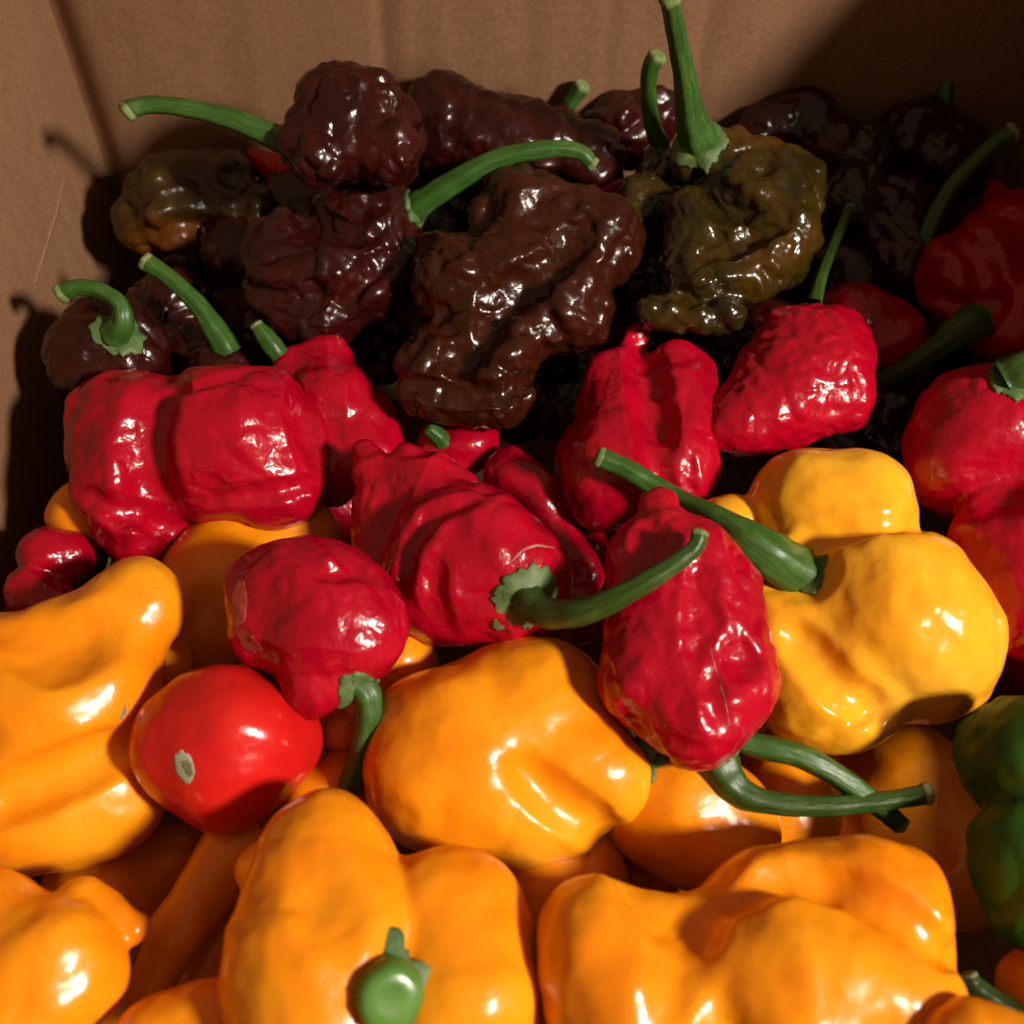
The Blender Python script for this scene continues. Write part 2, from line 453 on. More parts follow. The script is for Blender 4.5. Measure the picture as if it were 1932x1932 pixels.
def pepper(mat, label, u0, v0, lift, lobes, k=45, tilt=0.6, res=84, amp=1.0, stem=None, stemmat='stem', calyx=None, extras=(), cut=True, noise_=None, grooves=(), thick=False):
    """lobes: (u,v,z,r) ball, (u,v,z,r,u,v,z,r) tapered lobe, ('d',u,v,z,r,k) dent, a bare number sets the blend width"""
    seedc[0] += 1
    d0 = plane_depth(v0) - lift - 0.045 * max(0.0, 700 - v0) / 700     # the heap rises towards the back panel
    s = d0 / FPX
    def loc(u, v, z, tl=tilt):
        z = z - tl * 0.75 * (v0 - v)
        g = 1 - z / FPX
        return np.array([(u - HALF) * g - (u0 - HALF), -((v - HALF) * g - (v0 - HALF)), z]), g
    prims = []; kk = k
    for L in lobes:
        if isinstance(L, (int, float)): kk = L; continue
        if L[0] == 'd':
            c, g = loc(*L[1:4]); prims.append(('d', L[5], c, L[4] * g, None, 0)); continue
        a, g = loc(*L[:3])
        if len(L) == 4: prims.append(('u', kk, a, L[3] * g, None, 0))
        else:
            b, g2 = loc(*L[4:7]); prims.append(('u', kk, a, L[3] * g, b, L[7] * g2))
    for L in grooves:
        carve(prims, L, u0, v0)
    V, F, N = surface(prims, res)
    off = np.array([13.7, 5.1, 9.3]) * seedc[0]
    disp = np.zeros(len(V))
    for (wl, am, kd) in (noise_ or NOISE[mat]):
        q = V / wl + off
        if kd in 'br':
            q = q + 0.35 * np.stack([perlin(q * 0.9 + 31.0), perlin(q * 0.9 + 57.0), perlin(q * 0.9 + 83.0)], 1)
            h = np.abs(perlin(q)); h = np.sqrt(h * h + 0.004)
            disp += am * amp * 2.0 * (h - 0.25) * (1 if kd == 'b' else -1)
        else: disp += am * amp * perlin(q)
    V = V + N * disp[:, None]
    bvh = None
    if stem or extras: bvh = BVHTree.FromPolygons([tuple(x) for x in V], [tuple(int(i) for i in f) for f in F])
    R = np.stack([RIGHT, UP, -FWD], 1)
    origin = CAM + R @ (np.array([(u0 - HALF) / FPX, (HALF - v0) / FPX, -1.0]) * d0)
    def world(P): return (np.asarray(P) * s) @ R.T
    parts = stem is not None or extras
    if parts:
        root = link(KIND[mat], None, loc=origin)
        link('body', make_mesh('body', world(V), F, M[mat]), root)
    else:
        root = link(KIND[mat], make_mesh(KIND[mat], world(V), F, M[mat]), loc=origin)
    tag(root, label, 'pepper', GROUP[mat])
    if stem:
        pts = np.array([np.append(loc(q[0], q[1], q[2], 0.0)[0], q[3] * (1.0 if thick else 0.84)) for q in stem])
        cr = catmull(pts)
        P, r = cr[:, :3], np.maximum(cr[:, 3], 2)
        n, ns = len(P), 24
        Tn = np.gradient(P, axis=0); Tn /= np.linalg.norm(Tn, axis=1)[:, None]
        e1, e2 = frame(Tn[0]); SV = []
        ang = np.linspace(0, 2 * math.pi, ns, endpoint=False)
        for i in range(n):
            e1 = e1 - Tn[i] * (e1 @ Tn[i]); e1 /= np.linalg.norm(e1); e2 = np.cross(Tn[i], e1)
            wob = 1 + (0.02 if thick else 0.07) * np.cos(5 * ang + 0.02 * i) + 0.022 * np.cos(11 * ang - 0.03 * i) + 0.025 * math.sin(i * 0.9 + seedc[0])
            rr = r[i] * wob
            SV.append(P[i] + rr[:, None] * (np.cos(ang)[:, None] * e1 + np.sin(ang)[:, None] * e2))
        # rounded end
        SV.append(P[-1] + Tn[-1] * r[-1] * 0.22 + 0.80 * (SV[-1] - P[-1]))
        endring = SV[-1].copy(); cen = P[-1] + Tn[-1] * r[-1] * 0.25
        nr = len(SV)
        V2 = np.concatenate(SV)
        F2 = [(i*ns + j, i*ns + (j+1) % ns, (i+1)*ns + (j+1) % ns, (i+1)*ns + j) for i in range(nr - 1) for j in range(ns)]
        sme = make_mesh('stem', world(V2), np.array(F2), M[stemmat])
        run = np.concatenate([[0], np.cumsum(np.linalg.norm(np.diff(P, axis=0), axis=1))]); run = np.append(run, run[-1])
        uvl = sme.uv_layers.new(name='along')
        fa = np.array(F2).ravel(); ui = (fa % ns) * 1.0
        ui[np.tile([False, True, True, False], len(F2)) & (fa % ns == 0)] = ns
        uvl.data.foreach_set('uv', np.stack([ui / ns * 5.0 + seedc[0], run[fa // ns] / 170.0], 1).astype(np.float32).ravel())
        so = link('stem', sme, root)
        if True:
            rim = endring; mid = cen + 0.55 * (rim - cen) + Tn[-1] * r[-1] * (-0.08 if cut else 0.10)
            lastr = SV[-2]; wob2 = 1 + 0.10 * np.sin(3 * ang + seedc[0])[:, None]
            back_ = P[-1] + (lastr - P[-1]) * (1.04 if cut else 0.96) - Tn[-1] * r[-1] * (0.45 if cut else 0.05) * wob2
            back2 = P[-1] + (lastr - P[-1]) * 0.95 - Tn[-1] * r[-1] * (0.6 if cut else 0.08) * wob2
            V3 = np.concatenate([back2, back_, P[-1] + (lastr - P[-1]) * (1.07 if cut else 0.97), rim + Tn[-1] * 0.4, mid, [cen + Tn[-1] * r[-1] * (-0.05 if cut else 0.15)]])
            F3 = [(i*ns + j, i*ns + (j+1) % ns, (i+1)*ns + (j+1) % ns, (i+1)*ns + j) for i in range(4) for j in range(ns)]
            F3 += [(4*ns + j, 4*ns + (j+1) % ns, 5*ns, 5*ns) for j in range(ns)]
            me = bpy.data.meshes.new('cut_end')
            me.from_pydata([tuple(x) for x in world(V3)], [], [tuple(dict.fromkeys(f)) for f in F3])
            me.shade_smooth(); me.materials.append(M['cut' if cut and not thick else stemmat])
            link('cut_end' if cut else 'tip', me, so)
        if calyx:
            cr_, lobesn, jag = calyx[:3]
            rs = np.random.default_rng(seedc[0])
            t0 = Tn[0]; e1, e2 = frame(t0)
            co, nn, _, _ = bvh.find_nearest(tuple(P[0]))
            base = P[0] if len(calyx) < 4 else P[0] + t0 * calyx[3]
            na = 60; aa = np.linspace(0, 2 * math.pi, na, endpoint=False)
            ph = rs.uniform(0, 6.28)
            saw = ((aa * lobesn / (2 * math.pi) + ph) % 1.0)
            jagw = 1 - jag * np.abs(2 * saw - 1) + 0.10 * np.sin(2 * aa + ph) + rs.normal(0, 0.035, na)
            rings = []
            for q, lev in ((0.0, 9), (0.35, 8), (0.65, 6.5), (0.88, 5.5), (1.0, 4.0), (1.0, -3.0)):
                rad = r[0] * 0.25 * (1 - q) + cr_ * jagw * q
                pp = base + rad[:, None] * (np.cos(aa)[:, None] * e1 + np.sin(aa)[:, None] * e2)
                out = []
                if len(calyx) > 4: out = list(pp - t0 * (0.30 * rad[:, None] - lev)); pp = []
                for x in pp:
                    c2, n2, _, _ = bvh.find_nearest(tuple(x))
                    out.append(np.array(c2) + np.array(n2) * lev)
                rings.append(np.array(out))
            V4 = np.concatenate(rings)
            F4 = [(i*na + j, i*na + (j+1) % na, (i+1)*na + (j+1) % na, (i+1)*na + j) for i in range(len(rings) - 1) for j in range(na)]
            link('calyx', make_mesh('calyx', world(V4), np.array(F4), M['calyx']), root)
    for ex in extras:
        if ex[0] == 'patch':      # (patch, name, material, outline px around a pixel, level): irregular scab hugging the skin
            _, nm, mt, (pu, pv), outline, lev = ex
            rings = []
            O = densify(list(outline) + [outline[0]], 49)[:-1]
            for q, lv in ((0.0, lev), (0.4, lev), (0.75, lev), (0.95, lev * 0.8), (1.0, -1.5)):
                out = []
                for (ou, ov) in O:
                    uu, vv = pu + (ou - pu) * q, pv + (ov - pv) * q
                    dirn = np.array([(uu - HALF) / FPX, (HALF - vv) / FPX, -1.0])
                    o3 = -np.array([u0 - HALF, HALF - v0, -FPX])        # the camera in this pepper's frame
                    hit = bvh.ray_cast(tuple(o3), tuple(dirn))
                    if hit[0] is None: hit = bvh.find_nearest(tuple(o3 + dirn * FPX))
                    nrm = np.array(hit[1])
                    if nrm @ dirn > 0: nrm = -nrm
                    out.append(np.array(hit[0]) + nrm * lv)
                rings.append(np.array(out))
            na = len(O)
            V4 = np.concatenate(rings)
            F4 = [(i*na + j, i*na + (j+1) % na, (i+1)*na + (j+1) % na, (i+1)*na + j) for i in range(len(rings) - 1) for j in range(na)]
            link(nm, make_mesh(nm, world(V4), np.array(F4), M[mt]), root)
    return root

def blob_outline(cu, cv, ru, rv, ang=0, n=18, j=0.12, seed=1):
    rs = np.random.default_rng(seed); out = []
    for a in np.linspace(0, 2 * math.pi, n, endpoint=False):
        q = 1 + rs.normal(0, j)
        x, y = ru * q * math.cos(a), rv * q * math.sin(a)
        out.append((cu + x * math.cos(ang) - y * math.sin(ang), cv + x * math.sin(ang) + y * math.cos(ang)))
    return out
def line_outline(pts, wd):
    p = densify(pts, 12); t = np.gradient(p, axis=0); t /= np.linalg.norm(t, axis=1)[:, None]
    nrm = np.stack([-t[:, 1], t[:, 0]], 1)
    ww = wd * (0.35 + 0.65 * np.sin(np.linspace(0.1, math.pi - 0.1, 12)))[:, None]
    return [tuple(x) for x in p + nrm * ww] + [tuple(x) for x in (p - nrm * ww)[::-1]]

# ---- orange peppers in front
pepper('orange', 'big orange pepper cut by the left edge, folded into two thick rolls', 130, 1360, 0.004, [
    (-60, 1315, -10, 158), (100, 1290, 5, 140, 264, 1142, 20, 88), (110, 1350, 25, 150), (190, 1300, 15, 104), (60, 1500, -40, 142, 185, 1490, -50, 124)], k=60, res=100,
    grooves=[([(-40, 1535), (60, 1490), (150, 1450), (245, 1395)], 15, 26, 60), ([(40, 1185), (110, 1215), (200, 1200)], 70, 26, 50)],
    extras=[('patch', 'blemish', 'mark', (232, 1347), blob_outline(232, 1347, 5, 13, 0.5, 14, 0.3, 3), 0.8)])
pepper('orange', 'orange pepper in the bottom left corner with a blunt nub on its right', 90, 1810, 0.004, [
    (100, 1828, 20, 138), (-30, 1760, 0, 120), (10, 1940, 20, 130), 12, (150, 1712, 10, 56, 252, 1752, 0, 36)], k=55)
pepper('orange', 'two-lobed orange pepper at the bottom with a green stub facing the camera', 700, 1750, 0.012, [
    (618, 1628, -10, 130, 600, 1780, 15, 172), (480, 1640, -40, 42), (610, 1905, 10, 172), (690, 1740, -5, 104), 26, (846, 1738, -40, 142, 868, 1872, -35, 164), 40, (960, 1885, -70, 78)], k=70, res=105, thick=True, stemmat='stem_light',
    grooves=[([(560, 1640), (620, 1700), (640, 1800)], 80, 8, 40)],
    stem=[(728, 1868, 150, 60), (732, 1876, 190, 60), (735, 1882, 208, 52), (737, 1885, 216, 53)], calyx=(112, 5, 0.36, 34, 1))
pepper('orange', 'large smooth orange pepper in the centre below the red peppers', 940, 1410, 0.0, [
    (870, 1410, 0, 160), (985, 1350, -5, 138), (850, 1460, -5, 146, 985, 1525, -10, 116), (1050, 1370, 5, 125, 1130, 1470, 20, 96), (1060, 1490, -15, 96)], k=80, res=105,
    grooves=[([(985, 1455), (1050, 1508), (1110, 1552), (1165, 1600)], 12, 12, 50)])
pepper('orange', 'widest orange pepper, long and lobed along the bottom right', 1430, 1790, 0.012, [
    (1128, 1765, 0, 120), (1150, 1865, 15, 132), (1310, 1820, -20, 128), (1450, 1730, -25, 126, 1635, 1738, -30, 162), (1500, 1875, 25, 172, 1670, 1885, 25, 150), (1230, 1930, 20, 120)], k=70, res=112,
    grooves=[([(1345, 1680), (1300, 1760), (1265, 1850), (1240, 1945)], 44, 14, 40), ([(1390, 1690), (1490, 1645), (1600, 1665), (1720, 1730), (1820, 1810)], 14, 24, 56), ([(1170, 1640), (1250, 1720), (1310, 1770)], 54, 14, 40)])
pepper('orange', 'sliver of an orange pepper in the bottom right corner', 1850, 1990, 0.022, [(1830, 1985, 0, 90), (1930, 2010, 0, 90)], res=44)
pepper('yellow', 'glossy yellow pepper on the right, knobbly lobes and a long green stem', 1600, 1130, 0.008, [
    (1662, 1142, 20, 166), (1712, 1188, 5, 160), (1750, 1220, -45, 134), (1530, 955, -20, 114, 1612, 962, -10, 114), (1490, 1180, -10, 112, 1545, 1295, -15, 122), (1610, 1320, -30, 92), (1530, 1100, -5, 105), 22, (1375, 1000, -60, 66)], k=50, res=112,
    grooves=[([(1500, 1025), (1580, 1002), (1660, 985), (1740, 985)], 12, 22, 46), ([(1500, 1195), (1540, 1245), (1600, 1310), (1670, 1350)], 12, 17, 46), ([(1648, 1335), (1600, 1370), (1550, 1395)], 16, 8, 12), ([(1490, 1060), (1510, 1090)], 60, 18, 40)],
    stem=[(1503, 1084, 40, 58), (1440, 1040, 78, 48), (1380, 1000, 64, 36), (1270, 940, -30, 26), (1190, 890, -40, 23), (1128, 862, -40, 23)], calyx=(68, 5, 0.30))
# ---- red peppers
pepper('red', 'big wrinkled red pepper against the left panel with a deep ring fold', 370, 850, 0.010, [
    (228, 800, 0, 98, 238, 910, 0, 98), (340, 845, 10, 142), (450, 840, 20, 145), (520, 800, 5, 88), (528, 915, 5, 82), (235, 985, -15, 66, 265, 1010, -20, 60)], k=60, res=112,
    grooves=[([(318, 690), (282, 750), (268, 830), (280, 910), (320, 985)], 34, 32, 40), ([(150, 930), (220, 962), (300, 985), (380, 1005)], 24, 18, 14), ([(340, 965), (430, 935), (520, 930), (610, 905)], 20, 12, 12), ([(590, 700), (588, 780), (600, 860)], 50, 26, 26), ([(330, 740), (400, 715), (480, 700)], 18, 8, 14)])
pepper('red', 'twisted red pepper tucked behind the big folded red one', 640, 790, 0.002, [
    (560, 700, 0, 50, 615, 685, 0, 52), (630, 770, 0, 88), 20, (690, 800, 10, 62, 700, 860, 0, 66), 40, (620, 880, -10, 76)], k=40,
    stem=[(528, 672, -8, 22), (505, 642, 2, 22), (482, 612, 8, 14)], calyx=None)
pepper('red', 'small plump red pepper left of centre, stem hanging down over orange', 595, 1170, 0.020, [
    (588, 1132, 0, 122), (645, 1165, 10, 112), (510, 1125, 0, 84, 505, 1185, -5, 76), (608, 1235, 5, 104, 600, 1284, -5, 70), (690, 1205, 5, 74)], k=55, res=95,
    noise_=[(140, 9, 'p'), (110, 6, 'r'), (60, 2.6, 'b'), (40, 1.8, 'p')],
    grooves=[([(455, 1225), (520, 1235)], 16, 6, 22), ([(540, 1045), (610, 1078), (700, 1085)], 20, 9, 14), ([(600, 1010), (650, 1050), (720, 1120)], 18, 7, 14)],
    stem=[(655, 1278, 46, 46), (688, 1302, 54, 34), (697, 1345, 48, 30), (682, 1420, 30, 27), (658, 1490, 10, 26), (652, 1502, 4, 26)], calyx=(52, 9, 0.12),
    extras=[('patch', 'dry_patch', 'dry', (452, 1140), blob_outline(450, 1138, 18, 46, 0.05, 30, 0.10, 5), 0.5), ('patch', 'dry_patch', 'dry', (468, 1212), blob_outline(470, 1212, 28, 14, 0.6, 30, 0.14, 6), 0.5)])
pepper('red', 'red pepper at the centre with a jagged calyx and long curved stem', 900, 1050, 0.014, [
    (958, 1100, 15, 122), (880, 1045, 15, 136), (830, 1105, 0, 108), 30, (800, 935, -15, 84, 718, 905, -20, 46), 10, (700, 880, -20, 40, 688, 850, -15, 20), 16, (770, 870, -10, 34, 880, 918, 0, 30), 30, (715, 970, -45, 54, 735, 1070, -50, 66)], k=55, res=110,
    grooves=[([(755, 1100), (775, 1020), (820, 960), (910, 930)], 18, 14, 28), ([(840, 1180), (812, 1110), (830, 1040)], 16, 6, 26)],
    stem=[(990, 1115, 112, 46), (1000, 1140, 150, 38), (1040, 1158, 190, 31), (1110, 1150, 240, 27), (1200, 1108, 270, 22), (1280, 1058, 270, 18), (1312, 1030, 265, 17), (1320, 1004, 260, 17)], stemmat='stem_dark', calyx=(58, 13, 0.22),
    extras=[('patch', 'cork_line', 'cork', (1000, 1030), line_outline([(962, 1062), (985, 1038), (1015, 1028), (1048, 1034)], 2.2), 0.6)])
pepper('red', 'long red pepper right of centre, ridged, pointing its stem down right', 1300, 1200, 0.022, [
    (1232, 1060, 5, 88, 1226, 1285, 5, 98), (1300, 1065, 10, 88, 1315, 1335, 15, 108), (1366, 1120, 5, 70, 1386, 1290, 0, 86), 30, (1243, 962, 10, 40, 1252, 1040, 5, 92)], k=45, tilt=0.45, res=105,
    grooves=[([(1318, 1050), (1326, 1150), (1334, 1240), (1368, 1400)], 34, 16, 22), ([(1215, 1000), (1240, 1030)], 46, 16, 26), ([(1390, 1225), (1400, 1260)], 46, 14, 30), ([(1165, 1310), (1215, 1390), (1260, 1430)], 22, 8, 16)],
    noise_=[(130, 8, 'p'), (100, 5, 'r'), (56, 3.5, 'b'), (36, 2.4, 'p')],
    stem=[(1352, 1436, 20, 52), (1378, 1478, 36, 40), (1430, 1508, 48, 27), (1530, 1520, 50, 23), (1640, 1514, 46, 21), (1725, 1502, 42, 21), (1752, 1496, 40, 24)], stemmat='stem_dark', calyx=(60, 13, 0.14, 8),
    extras=[('patch', 'suture_line', 'cork', (1362, 1300), line_outline([(1338, 1215), (1352, 1270), (1368, 1320), (1378, 1372)], 0.9), 0.4)])
pepper('red', 'upright cleft red pepper beside the glossy brown one', 1210, 800, 0.010, [
    (1165, 715, 0, 62, 1158, 900, 10, 104), (1280, 715, 0, 72, 1272, 885, 0, 90), 14, (1188, 665, -5, 34, 1198, 634, -5, 24), 40, (1115, 870, -40, 66)], k=50, res=100,
    grooves=[([(1212, 650), (1226, 730), (1236, 820), (1258, 950)], 34, 32, 24), ([(1290, 860), (1310, 940)], 20, 8, 14)])
pepper('red', 'pointed heart-shaped red pepper above the yellow one', 1500, 710, 0.020, [
    (1555, 715, 0, 86, 1400, 800, 0, 46), (1430, 785, 0, 52, 1332, 832, 0, 17), (1482, 640, -5, 58, 1375, 786, -5, 30), (1560, 655, 0, 82), (1586, 768, -5, 50, 1420, 815, -5, 30), (1480, 735, -10, 80)], k=50, res=115,
    noise_=[(120, 7, 'p'), (46, 3.2, 'b'), (24, 2.6, 'p')],
    stem=[(1535, 575, -60, 18), (1550, 520, -120, 14), (1575, 455, -170, 12), (1604, 392, -220, 14)], stemmat='stem_dark')  # dark stem green here stands in for shadow on the stem
pepper('red', 'tall red pepper cut by the right edge with a shaded hollow', 1850, 930, 0.014, [
    (1855, 820, 0, 132), (1800, 880, -20, 90), 14, (1910, 1010, 20, 112, 1960, 1140, 10, 110), 50, (1960, 850, 0, 110), ('d', 1895, 905, 140, 68, 40)], k=60,
    stem=[(1900, 712, 40, 48), (1940, 690, 60, 40), (1990, 650, 60, 30)], stemmat='stem_dark', calyx=(62, 6, 0.25))
pepper('red', 'shaded red pepper with a pointed horn at the upper right edge', 1860, 500, 0.004, [
    (1835, 520, 0, 104), (1915, 455, 0, 92), 16, (1885, 400, 0, 34, 1878, 348, 0, 13), 40, (1910, 600, 0, 90)], k=60,
    grooves=[([(1790, 430), (1850, 480), (1870, 580)], 22, 16, 24), ([(1760, 560), (1830, 590), (1900, 560)], 18, 12, 20)],
    stem=[(1845, 605, 90, 42), (1810, 625, 104, 34), (1760, 662, 90, 24), (1700, 700, 60, 20), (1648, 726, 30, 20)], stemmat='stem_dark')
pepper('red', 'dim red pepper in shadow behind the pointed red one', 1640, 610, -0.006, [(1610, 610, 0, 78), (1680, 640, 0, 70)], res=60)
pepper('red', 'crumpled dark red pepper behind the curved stem at the centre', 990, 940, -0.004, [
    (975, 905, 0, 62, 1030, 960, 0, 58), 20, (1035, 985, 10, 44, 1105, 1080, 0, 36), (1090, 1160, -10, 60)], k=30, res=70)
pepper('red', 'small red pepper with a green stub under the glossy brown pepper', 850, 840, -0.004, [(850, 850, 0, 64), (900, 835, 0, 50)], k=40, res=56,
    stem=[(838, 838, 52, 20), (826, 822, 66, 18), (808, 808, 76, 15)], cut=False)
pepper('red', 'red pepper peeking between the crumpled red one and the long ridged one', 1110, 1040, -0.020, [(1105, 1050, 0, 62), (1090, 1010, 0, 40)], res=50)
pepper('red', 'small crumpled red pepper wedged at the left edge above orange', 90, 1080, -0.004, [
    (90, 1055, 0, 58), 10, (60, 1110, 10, 46), 16, (130, 1050, -10, 48), (80, 1140, -10, 60)], k=30, res=66)
pepper('scarlet', 'smooth scarlet pepper showing a pale round scar', 425, 1410, 0.006, [
    (400, 1400, 0, 134), (455, 1400, 10, 128), (350, 1420, 0, 92), 40, (420, 1470, 5, 98), 50, (532, 1388, -15, 64)], k=60,
    extras=[('patch', 'scar', 'scar', (349, 1446), blob_outline(349, 1446, 19, 33, -0.35, 26, 0.09, 8), 1.2), ('patch', 'scar_ring', 'scar_ring', (355, 1449), blob_outline(355, 1449, 9, 16, -0.4, 20, 0.14, 9), 1.8)])
pepper('red', 'red pepper tip under the topmost stem beside the olive pepper', 495, 300, -0.004, [(478, 292, 0, 22, 540, 320, 0, 40)], res=40)
pepper('red', 'small red pepper tip between the glossy brown and the olive pepper', 1145, 352, 0.008, [(1128, 366, 0, 30), (1168, 352, 0, 16)], res=40)
# ---- brown peppers at the back
pepper('chocolate', 'topmost knobbly dark brown pepper, its green stem reaching left', 670, 240, 0.050, [
    (650, 220, 0, 92), (710, 230, 0, 84), 26, (590, 270, 0, 62), (730, 280, 10, 64), (620, 290, 10, 62)], k=50, res=105,
    calyx=(36, 6, 0.15), stem=[(552, 274, 5, 33), (515, 258, 10, 28), (450, 230, 20, 24), (370, 208, 30, 20), (295, 198, 36, 19), (250, 205, 40, 20), (238, 214, 40, 22)])
pepper('chocolate', 'long dark brown pepper lying against the back panel', 970, 260, 0.012, [
    (850, 255, 0, 104, 960, 275, 0, 86), (960, 275, 0, 84, 1100, 300, 0, 64), (1120, 330, 0, 52)], k=40)
pepper('chocolate', 'knobbly dark brown pepper with a green stem arching right', 640, 490, 0.012, [
    (690, 425, 0, 104), (545, 480, 0, 80), (640, 530, 10, 96), (530, 550, 0, 70), (720, 520, -10, 84), (590, 600, -10, 58)], k=50, res=110,
    grooves=[([(555, 395), (610, 435), (660, 450)], 30, 26, 18), ([(470, 550), (560, 565), (650, 540)], 24, 18, 16), ([(745, 480), (690, 520), (630, 600)], 24, 18, 16)],
    stem=[(775, 398, 0, 36), (805, 376, 22, 27), (860, 342, 40, 25), (940, 300, 56, 21), (1030, 282, 62, 19), (1090, 286, 58, 17), (1120, 312, 50, 15)], calyx=(40, 6, 0.3))
pepper('cocoa', 'large glossy brown pepper with two wrinkled ridges around a groove', 980, 560, 0.022, [
    (985, 415, -15, 98), (1110, 455, -10, 102), (875, 530, 0, 98), (1060, 575, 10, 98), (825, 670, 0, 62), (940, 675, 5, 84), (815, 735, -8, 56, 935, 755, -8, 62), (985, 540, -20, 112), 12, (772, 692, 0, 28)], k=50, res=124,
    grooves=[([(1100, 430), (1045, 495), (970, 550), (905, 630), (868, 700)], 26, 32, 34), ([(770, 722), (860, 748), (960, 735), (1020, 712)], 22, 20, 14), ([(1180, 460), (1150, 520), (1120, 600)], 24, 10, 18), ([(960, 360), (900, 420), (850, 480)], 20, 8, 16), ([(830, 600), (860, 640), (850, 690)], 22, 12, 16)])
pepper('olive', 'olive brown pepper with curled lobes under the tall upright stem', 1390, 420, 0.026, [
    (1330, 300, 0, 60, 1470, 335, 0, 66), 16, (1490, 350, 0, 64, 1470, 470, 0, 72), 10, (1440, 490, 5, 66, 1320, 545, 5, 54), 8, (1240, 590, 5, 34, 1370, 590, 5, 36), 12, (1300, 400, 0, 46, 1300, 500, 0, 44), 30, (1388, 418, -20, 94), (1300, 500, -20, 62)], k=24, res=112,
    grooves=[([(1318, 330), (1360, 380), (1425, 395)], 26, 30, 22), ([(1480, 420), (1420, 440), (1350, 480)], 20, 18, 18), ([(1240, 555), (1310, 560), (1400, 545)], 16, 14, 14)],
    stem=[(1326, 288, -40, 56), (1318, 262, 0, 45), (1304, 220, 50, 32), (1294, 150, 130, 24), (1280, 80, 210, 20), (1267, 10, 290, 19), (1264, -6, 305, 20)], calyx=(60, 5, 0.2, 30))
pepper('olive', 'narrow olive pepper left of the tall stem with a shiny nub', 1240, 340, 0.018, [
    (1245, 310, 0, 42, 1225, 370, 0, 44), 12, (1245, 380, 10, 36, 1285, 390, 14, 24), (1205, 420, -10, 36)], k=30, res=66,
    stem=[(1248, 275, 6, 22), (1232, 240, 40, 18), (1224, 180, 100, 17), (1228, 130, 150, 18), (1242, 104, 170, 19)])
pepper('chocolate', 'dark brown pepper behind the two upright green stems', 1190, 220, 0.004, [(1170, 250, 0, 72), (1230, 200, 0, 66), (1130, 240, 0, 40)], k=40, res=66)
pepper('chocolate', 'mostly hidden brown pepper whose short green stub pokes up at the back', 1060, 250, 0.004, [(1050, 260, 0, 56)], res=44,
    stem=[(1062, 215, 10, 20), (1078, 190, 36, 16), (1100, 160, 60, 18)])
pepper('blush', 'olive pepper with an orange blush in the left shadow', 370, 400, -0.008, [
    (325, 395, 0, 92), (410, 370, 0, 80), 20, (460, 410, 0, 66), 8, (428, 478, 5, 34, 432, 494, 5, 24), (280, 420, -10, 66)], k=45,
    grooves=[([(240, 390), (330, 345), (420, 330)], 22, 14, 26), ([(270, 450), (350, 430), (420, 440)], 20, 12, 24), ([(440, 330), (450, 400), (420, 450)], 18, 12, 22)])
pepper('chocolate', 'round dark brown pepper at the left panel with a hooked stem', 205, 660, 0.012, [
    (205, 650, 0, 92), (180, 690, 0, 84), (250, 680, -10, 72)], k=40, amp=0.7,
    stem=[(218, 632, 82, 34), (232, 608, 104, 24), (224, 572, 112, 19), (190, 548, 112, 17), (150, 542, 112, 17), (122, 550, 112, 18), (112, 556, 112, 19)], calyx=(50, 9, 0.18))
pepper('chocolate', 'dark pepper in the left gap whose stem leans up left', 430, 690, -0.002, [(420, 720, 0, 80), (360, 660, -30, 62)], res=56, amp=0.8,
    stem=[(432, 668, 60, 32), (410, 630, 70, 26), (372, 575, 80, 20), (320, 525, 90, 18), (272, 492, 96, 19)])
pepper('chocolate', 'dim brown pepper in the dark gap between hooked stem and olive pepper', 330, 590, -0.012, [(330, 580, 0, 80), (300, 640, 0, 60)], res=56)
pepper('chocolate', 'shadowed brown pepper directly behind the curled olive pepper', 1510, 250, 0.004, [(1500, 240, 0, 70), (1570, 280, 0, 60), (1430, 260, -10, 50)], k=40, res=66)
pepper('olive', 'dark olive pepper in the back right shadow by the curled one', 1620, 330, 0.0, [(1620, 290, 0, 64), (1610, 380, 10, 60)], k=40, res=60)
pepper('chocolate', 'nearly black pepper deepest in the back right corner', 1740, 270, 0.0, [(1730, 270, 0, 80), (1800, 300, 0, 70)], k=40, res=60,
    stem=[(1775, 215, 20, 24), (1785, 160, 30, 16), (1795, 100, 40, 15)], stemmat='stem_dark')
pepper('chocolate', 'nearly black pepper in shadow left of the horned red one', 1690, 430, -0.004, [(1680, 420, 0, 86), (1700, 500, 0, 70)], k=40, res=60,
    stem=[(1722, 520, 60, 22), (1745, 450, 80, 20), (1790, 360, 90, 18), (1860, 285, 96, 18), (1912, 248, 100, 21)], stemmat='stem_dark')
pepper('chocolate', 'dark pepper in the gap below the curled olive pepper', 1440, 640, -0.014, [(1420, 640, 0, 80), (1400, 720, 0, 70)], res=56)
pepper('chocolate', 'dark pepper in the gap between pointed red and right red', 1680, 800, -0.022, [(1670, 800, 0, 90)], res=50)
